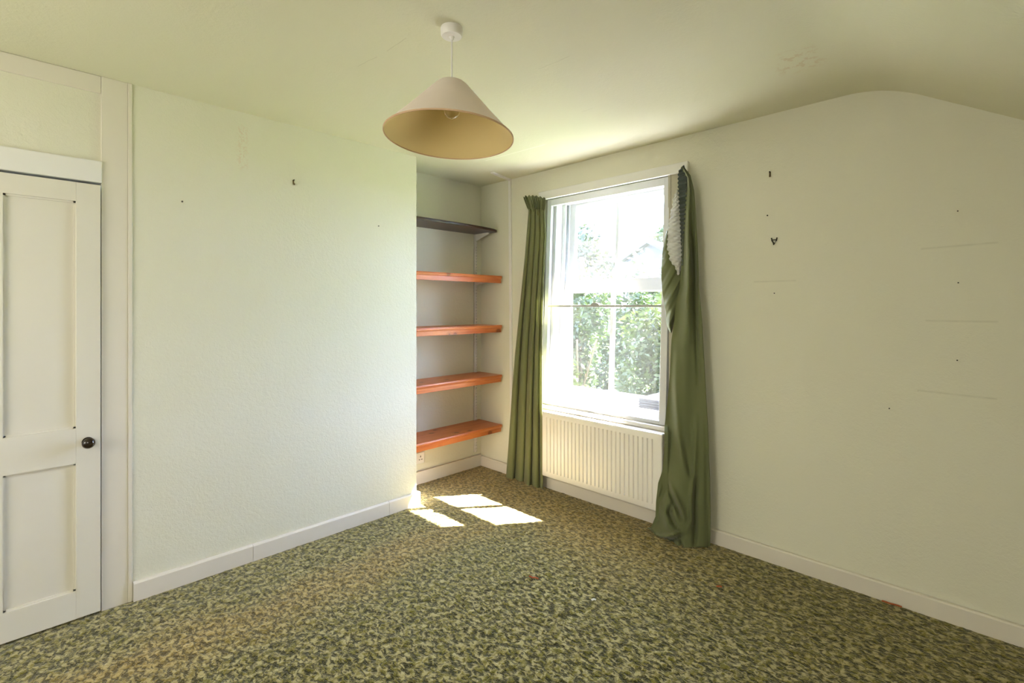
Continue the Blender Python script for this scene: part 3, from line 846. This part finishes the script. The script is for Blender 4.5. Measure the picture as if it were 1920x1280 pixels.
hook((-0.912, YW, 2.120), 'y', 'small dark picture hook high on the wall right of the curtain', mat='iron')
hook((-0.890, YW, 1.755), 'y', 'larger V shaped dark wall hook right of the curtain', True, 'iron')
def nail(loc, axis, label, r_=0.0035):
    d = Vector((1, 0, 0)) if axis == 'x' else Vector((0, -1, 0))
    p = Vector(loc)
    b = MB().tube([p - d * 0.004, p + d * 0.008], r_ * 0.5)
    b.tube([p + d * 0.007, p + d * 0.010], r_)
    o = b.build('nail', M['iron']); tag(o, label, 'nail', 'nails left in the walls')
nail((XL, 0.622, 1.923), 'x', 'tiny dark nail in the left wall nearest the door post', 0.0045)
nail((XL, 1.728, 1.926), 'x', 'tiny nail in the left wall below the lamp shade, nearest the alcove')
nail((-0.923, YW, 1.896), 'y', 'tiny nail between the two hooks right of the curtain', 0.004)
nail((-0.888, YW, 1.468), 'y', 'tiny nail below the V shaped hook right of the curtain', 0.003)
for (px, py), lab in zip(((1796, 396), (1797, 530), (1795, 675), (1668, 765)), ('topmost of the three nails in a column at the far right', 'middle of the three nails in a column at the far right', 'lowest of the three nails in a column at the far right', 'lone nail low on the right wall, left of the nail column')):
    nail(at(px, py, YW), 'y', lab, 0.003)

# fluff on the carpet
def fluff(x, y, L, ang, label, mat='fluff'):
    pts = [(x + L * (t_ - .5) * math.cos(ang) + 0.004 * math.sin(9 * t_ + x), y + L * (t_ - .5) * math.sin(ang) + 0.004 * math.cos(7 * t_), 0.006 + 0.003 * math.sin(3 * t_)) for t_ in np.linspace(0, 1, 9)]
    o = MB().tube(pts, 0.0035, 6).build('fluff', M[mat]); tag(o, label, 'fluff', 'bits of fluff on the carpet')
fluff(-1.716, 1.898, 0.045, 0.3, 'red brown bit of fluff in the middle of the carpet')
fluff(-0.372, 2.905, 0.07, 0.05, 'orange bit of fluff against the skirting on the right')
fluff(-1.005, 2.483, 0.018, 0.6, 'tiny red bit of fluff on the carpet in front of the curtain')
fluff(-1.384, 1.953, 0.016, 0.9, 'tiny white bit of fluff on the carpet', 'fluff_white')

# ------------------------------------------------------------------ outside
struct(MB().box((-7.0, 3.245, 0.30), (1.5, 4.27, 0.545)).build('terrace_floor', M['terrace']), 'pale sunlit terrace just outside the window', 'terrace')
struct(MB().box((-60, 3.245, -0.9), (40, 60, -0.6)).build('garden_ground', M['lawn']))
struct(MB().box((-3.6, 3.245, 2.68), (2.0, 3.685, 2.75)).build('roof_eave', M['white']))
# outer reveal around the window
b = MB()
b.box((-2.60, 3.14, 0.56), (-2.50, 3.245, 2.245)); b.box((-1.565, 3.14, 0.56), (-1.46, 3.245, 2.245))
struct(b.build('trim_5', M['brick']))
tb = MB()
for k in range(5):
    tb.box((-2.12, 3.62 + 0.0, 0.548 + k * 0.021), (-1.20, 3.95, 0.548 + k * 0.021 + 0.018), 0.003)
tb.box((-2.115, 3.625, 0.546), (-1.205, 3.945, 0.648))
tag(tb.build('timber_planter', M['timber']), 'low grey slatted timber box outside on the pale terrace', 'planter')

def foliage(name, label, cat, centre, size, n, leaf_size, mat, group, trunk=None):
    n = int(n * 1.25)
    rnd = random.Random(hash(label) % 1000 if False else len(label) * 7 + int(abs(centre[0]) * 10))
    r = empty(name, (centre[0], centre[1], -0.6)); tag(r, label, cat, group)
    verts, faces = [], []
    lumps = [(Vector((rnd.uniform(-.75, .75), rnd.uniform(-.7, .7), rnd.uniform(-.8, .8))), rnd.uniform(.26, .42)) for _ in range(30)]
    for _ in range(n):
        lc_, lr = rnd.choice(lumps)
        d = Vector((rnd.gauss(0, 1), rnd.gauss(0, 1), rnd.gauss(0, 1))).normalized()
        p = lc_ + d * lr * (rnd.random() ** 0.35)
        p = Vector((centre[0] + p.x * size[0], centre[1] + p.y * size[1], centre[2] + p.z * size[2]))
        if p.z < -0.55: continue
        a = Vector((rnd.gauss(0, 1), rnd.gauss(0, 1), rnd.gauss(0, 0.7))).normalized()
        bb = a.cross(Vector((rnd.gauss(0, 1), rnd.gauss(0, 1), rnd.gauss(0, 1)))).normalized()
        L = leaf_size * rnd.uniform(.6, 1.3); W = L * 0.45
        i = len(verts)
        verts += [p - a * L / 2, p + bb * W / 2, p + a * L / 2, p - bb * W / 2]
        faces.append((i, i+1, i+2, i+3))
    me = bpy.data.meshes.new('foliage'); me.from_pydata([tuple(v) for v in verts], [], faces); me.materials.append(mat)
    o = bpy.data.objects.new('foliage', me); COL.objects.link(o); o.parent = r; o.matrix_parent_inverse = Matrix.Translation(-r.location)
    b = MB(); tr_ = trunk or 0.022
    b.tube([(centre[0], centre[1], -0.65), (centre[0] + 0.05, centre[1], centre[2] * 0.5), (centre[0], centre[1] + 0.05, centre[2] + size[2] * 0.3)], tr_)
    for k in range(5):
        a = k * 1.3
        b.tube([(centre[0], centre[1], centre[2] - size[2] * 0.4), (centre[0] + size[0] * 0.5 * math.cos(a), centre[1] + size[1] * 0.5 * math.sin(a), centre[2] + size[2] * 0.3)], tr_ * 0.5)
    b.build('trunk' if trunk else 'stem', M['bark'], r)
hz = [(-4.22, 5.60, 'green hedge shrub seen through the left lower window pane', 'leaf'),
      (-2.78, 5.55, 'green hedge shrub seen through the right lower window pane', 'leaf2'),
      (-4.32, 6.95, 'green hedge shrub farther back, behind the middle glazing bar', 'leaf')]
for x, y, lab, m in hz:
    foliage('garden_shrub', lab, 'shrub', (x, y, 0.55), (0.62, 0.50, 1.30), 6500, 0.085, M[m], 'hedge shrubs beyond the terrace')
foliage('garden_tree', 'pale green tree beyond the hedge, left of the upper glazing bar', 'tree', (-7.75, 10.6, 2.25), (0.95, 1.1, 1.15), 3000, 0.16, M['leaf3'], 'trees beyond the hedge', 0.14)
foliage('garden_tree', 'pale green tree beyond the hedge, in front of the slate roof', 'tree', (-5.05, 9.3, 1.45), (0.80, 1.0, 1.05), 2600, 0.14, M['leaf3'], 'trees beyond the hedge', 0.10)
foliage('garden_tree', 'far dark tree to the right of the slate roof', 'tree', (-11.15, 21.4, 4.1), (0.75, 0.8, 1.0), 2600, 0.2, M['leaf'], 'trees beyond the hedge', 0.14)
hx = -8.98
hs = empty('garden_house', (hx, 18.0, -0.6)); tag(hs, 'distant house with blue grey slate roof beyond the hedge', 'house')
MB().box((hx - 1.15, 16.2, -0.6), (hx + 1.15, 19.5, 3.15)).build('house_wall', M['brick'], hs)
MB().prism([(hx - 1.35, 3.02), (hx - 1.30, 2.92), (hx, 3.62), (hx + 1.30, 2.92), (hx + 1.35, 3.02), (hx, 3.74)], 'y', 15.9, 19.7).build('roof', M['slate'], hs)
MB().prism([(hx - 1.14, 3.02), (hx + 1.14, 3.02), (hx, 3.63)], 'y', 16.18, 19.5).build('gable', M['slate'], hs)
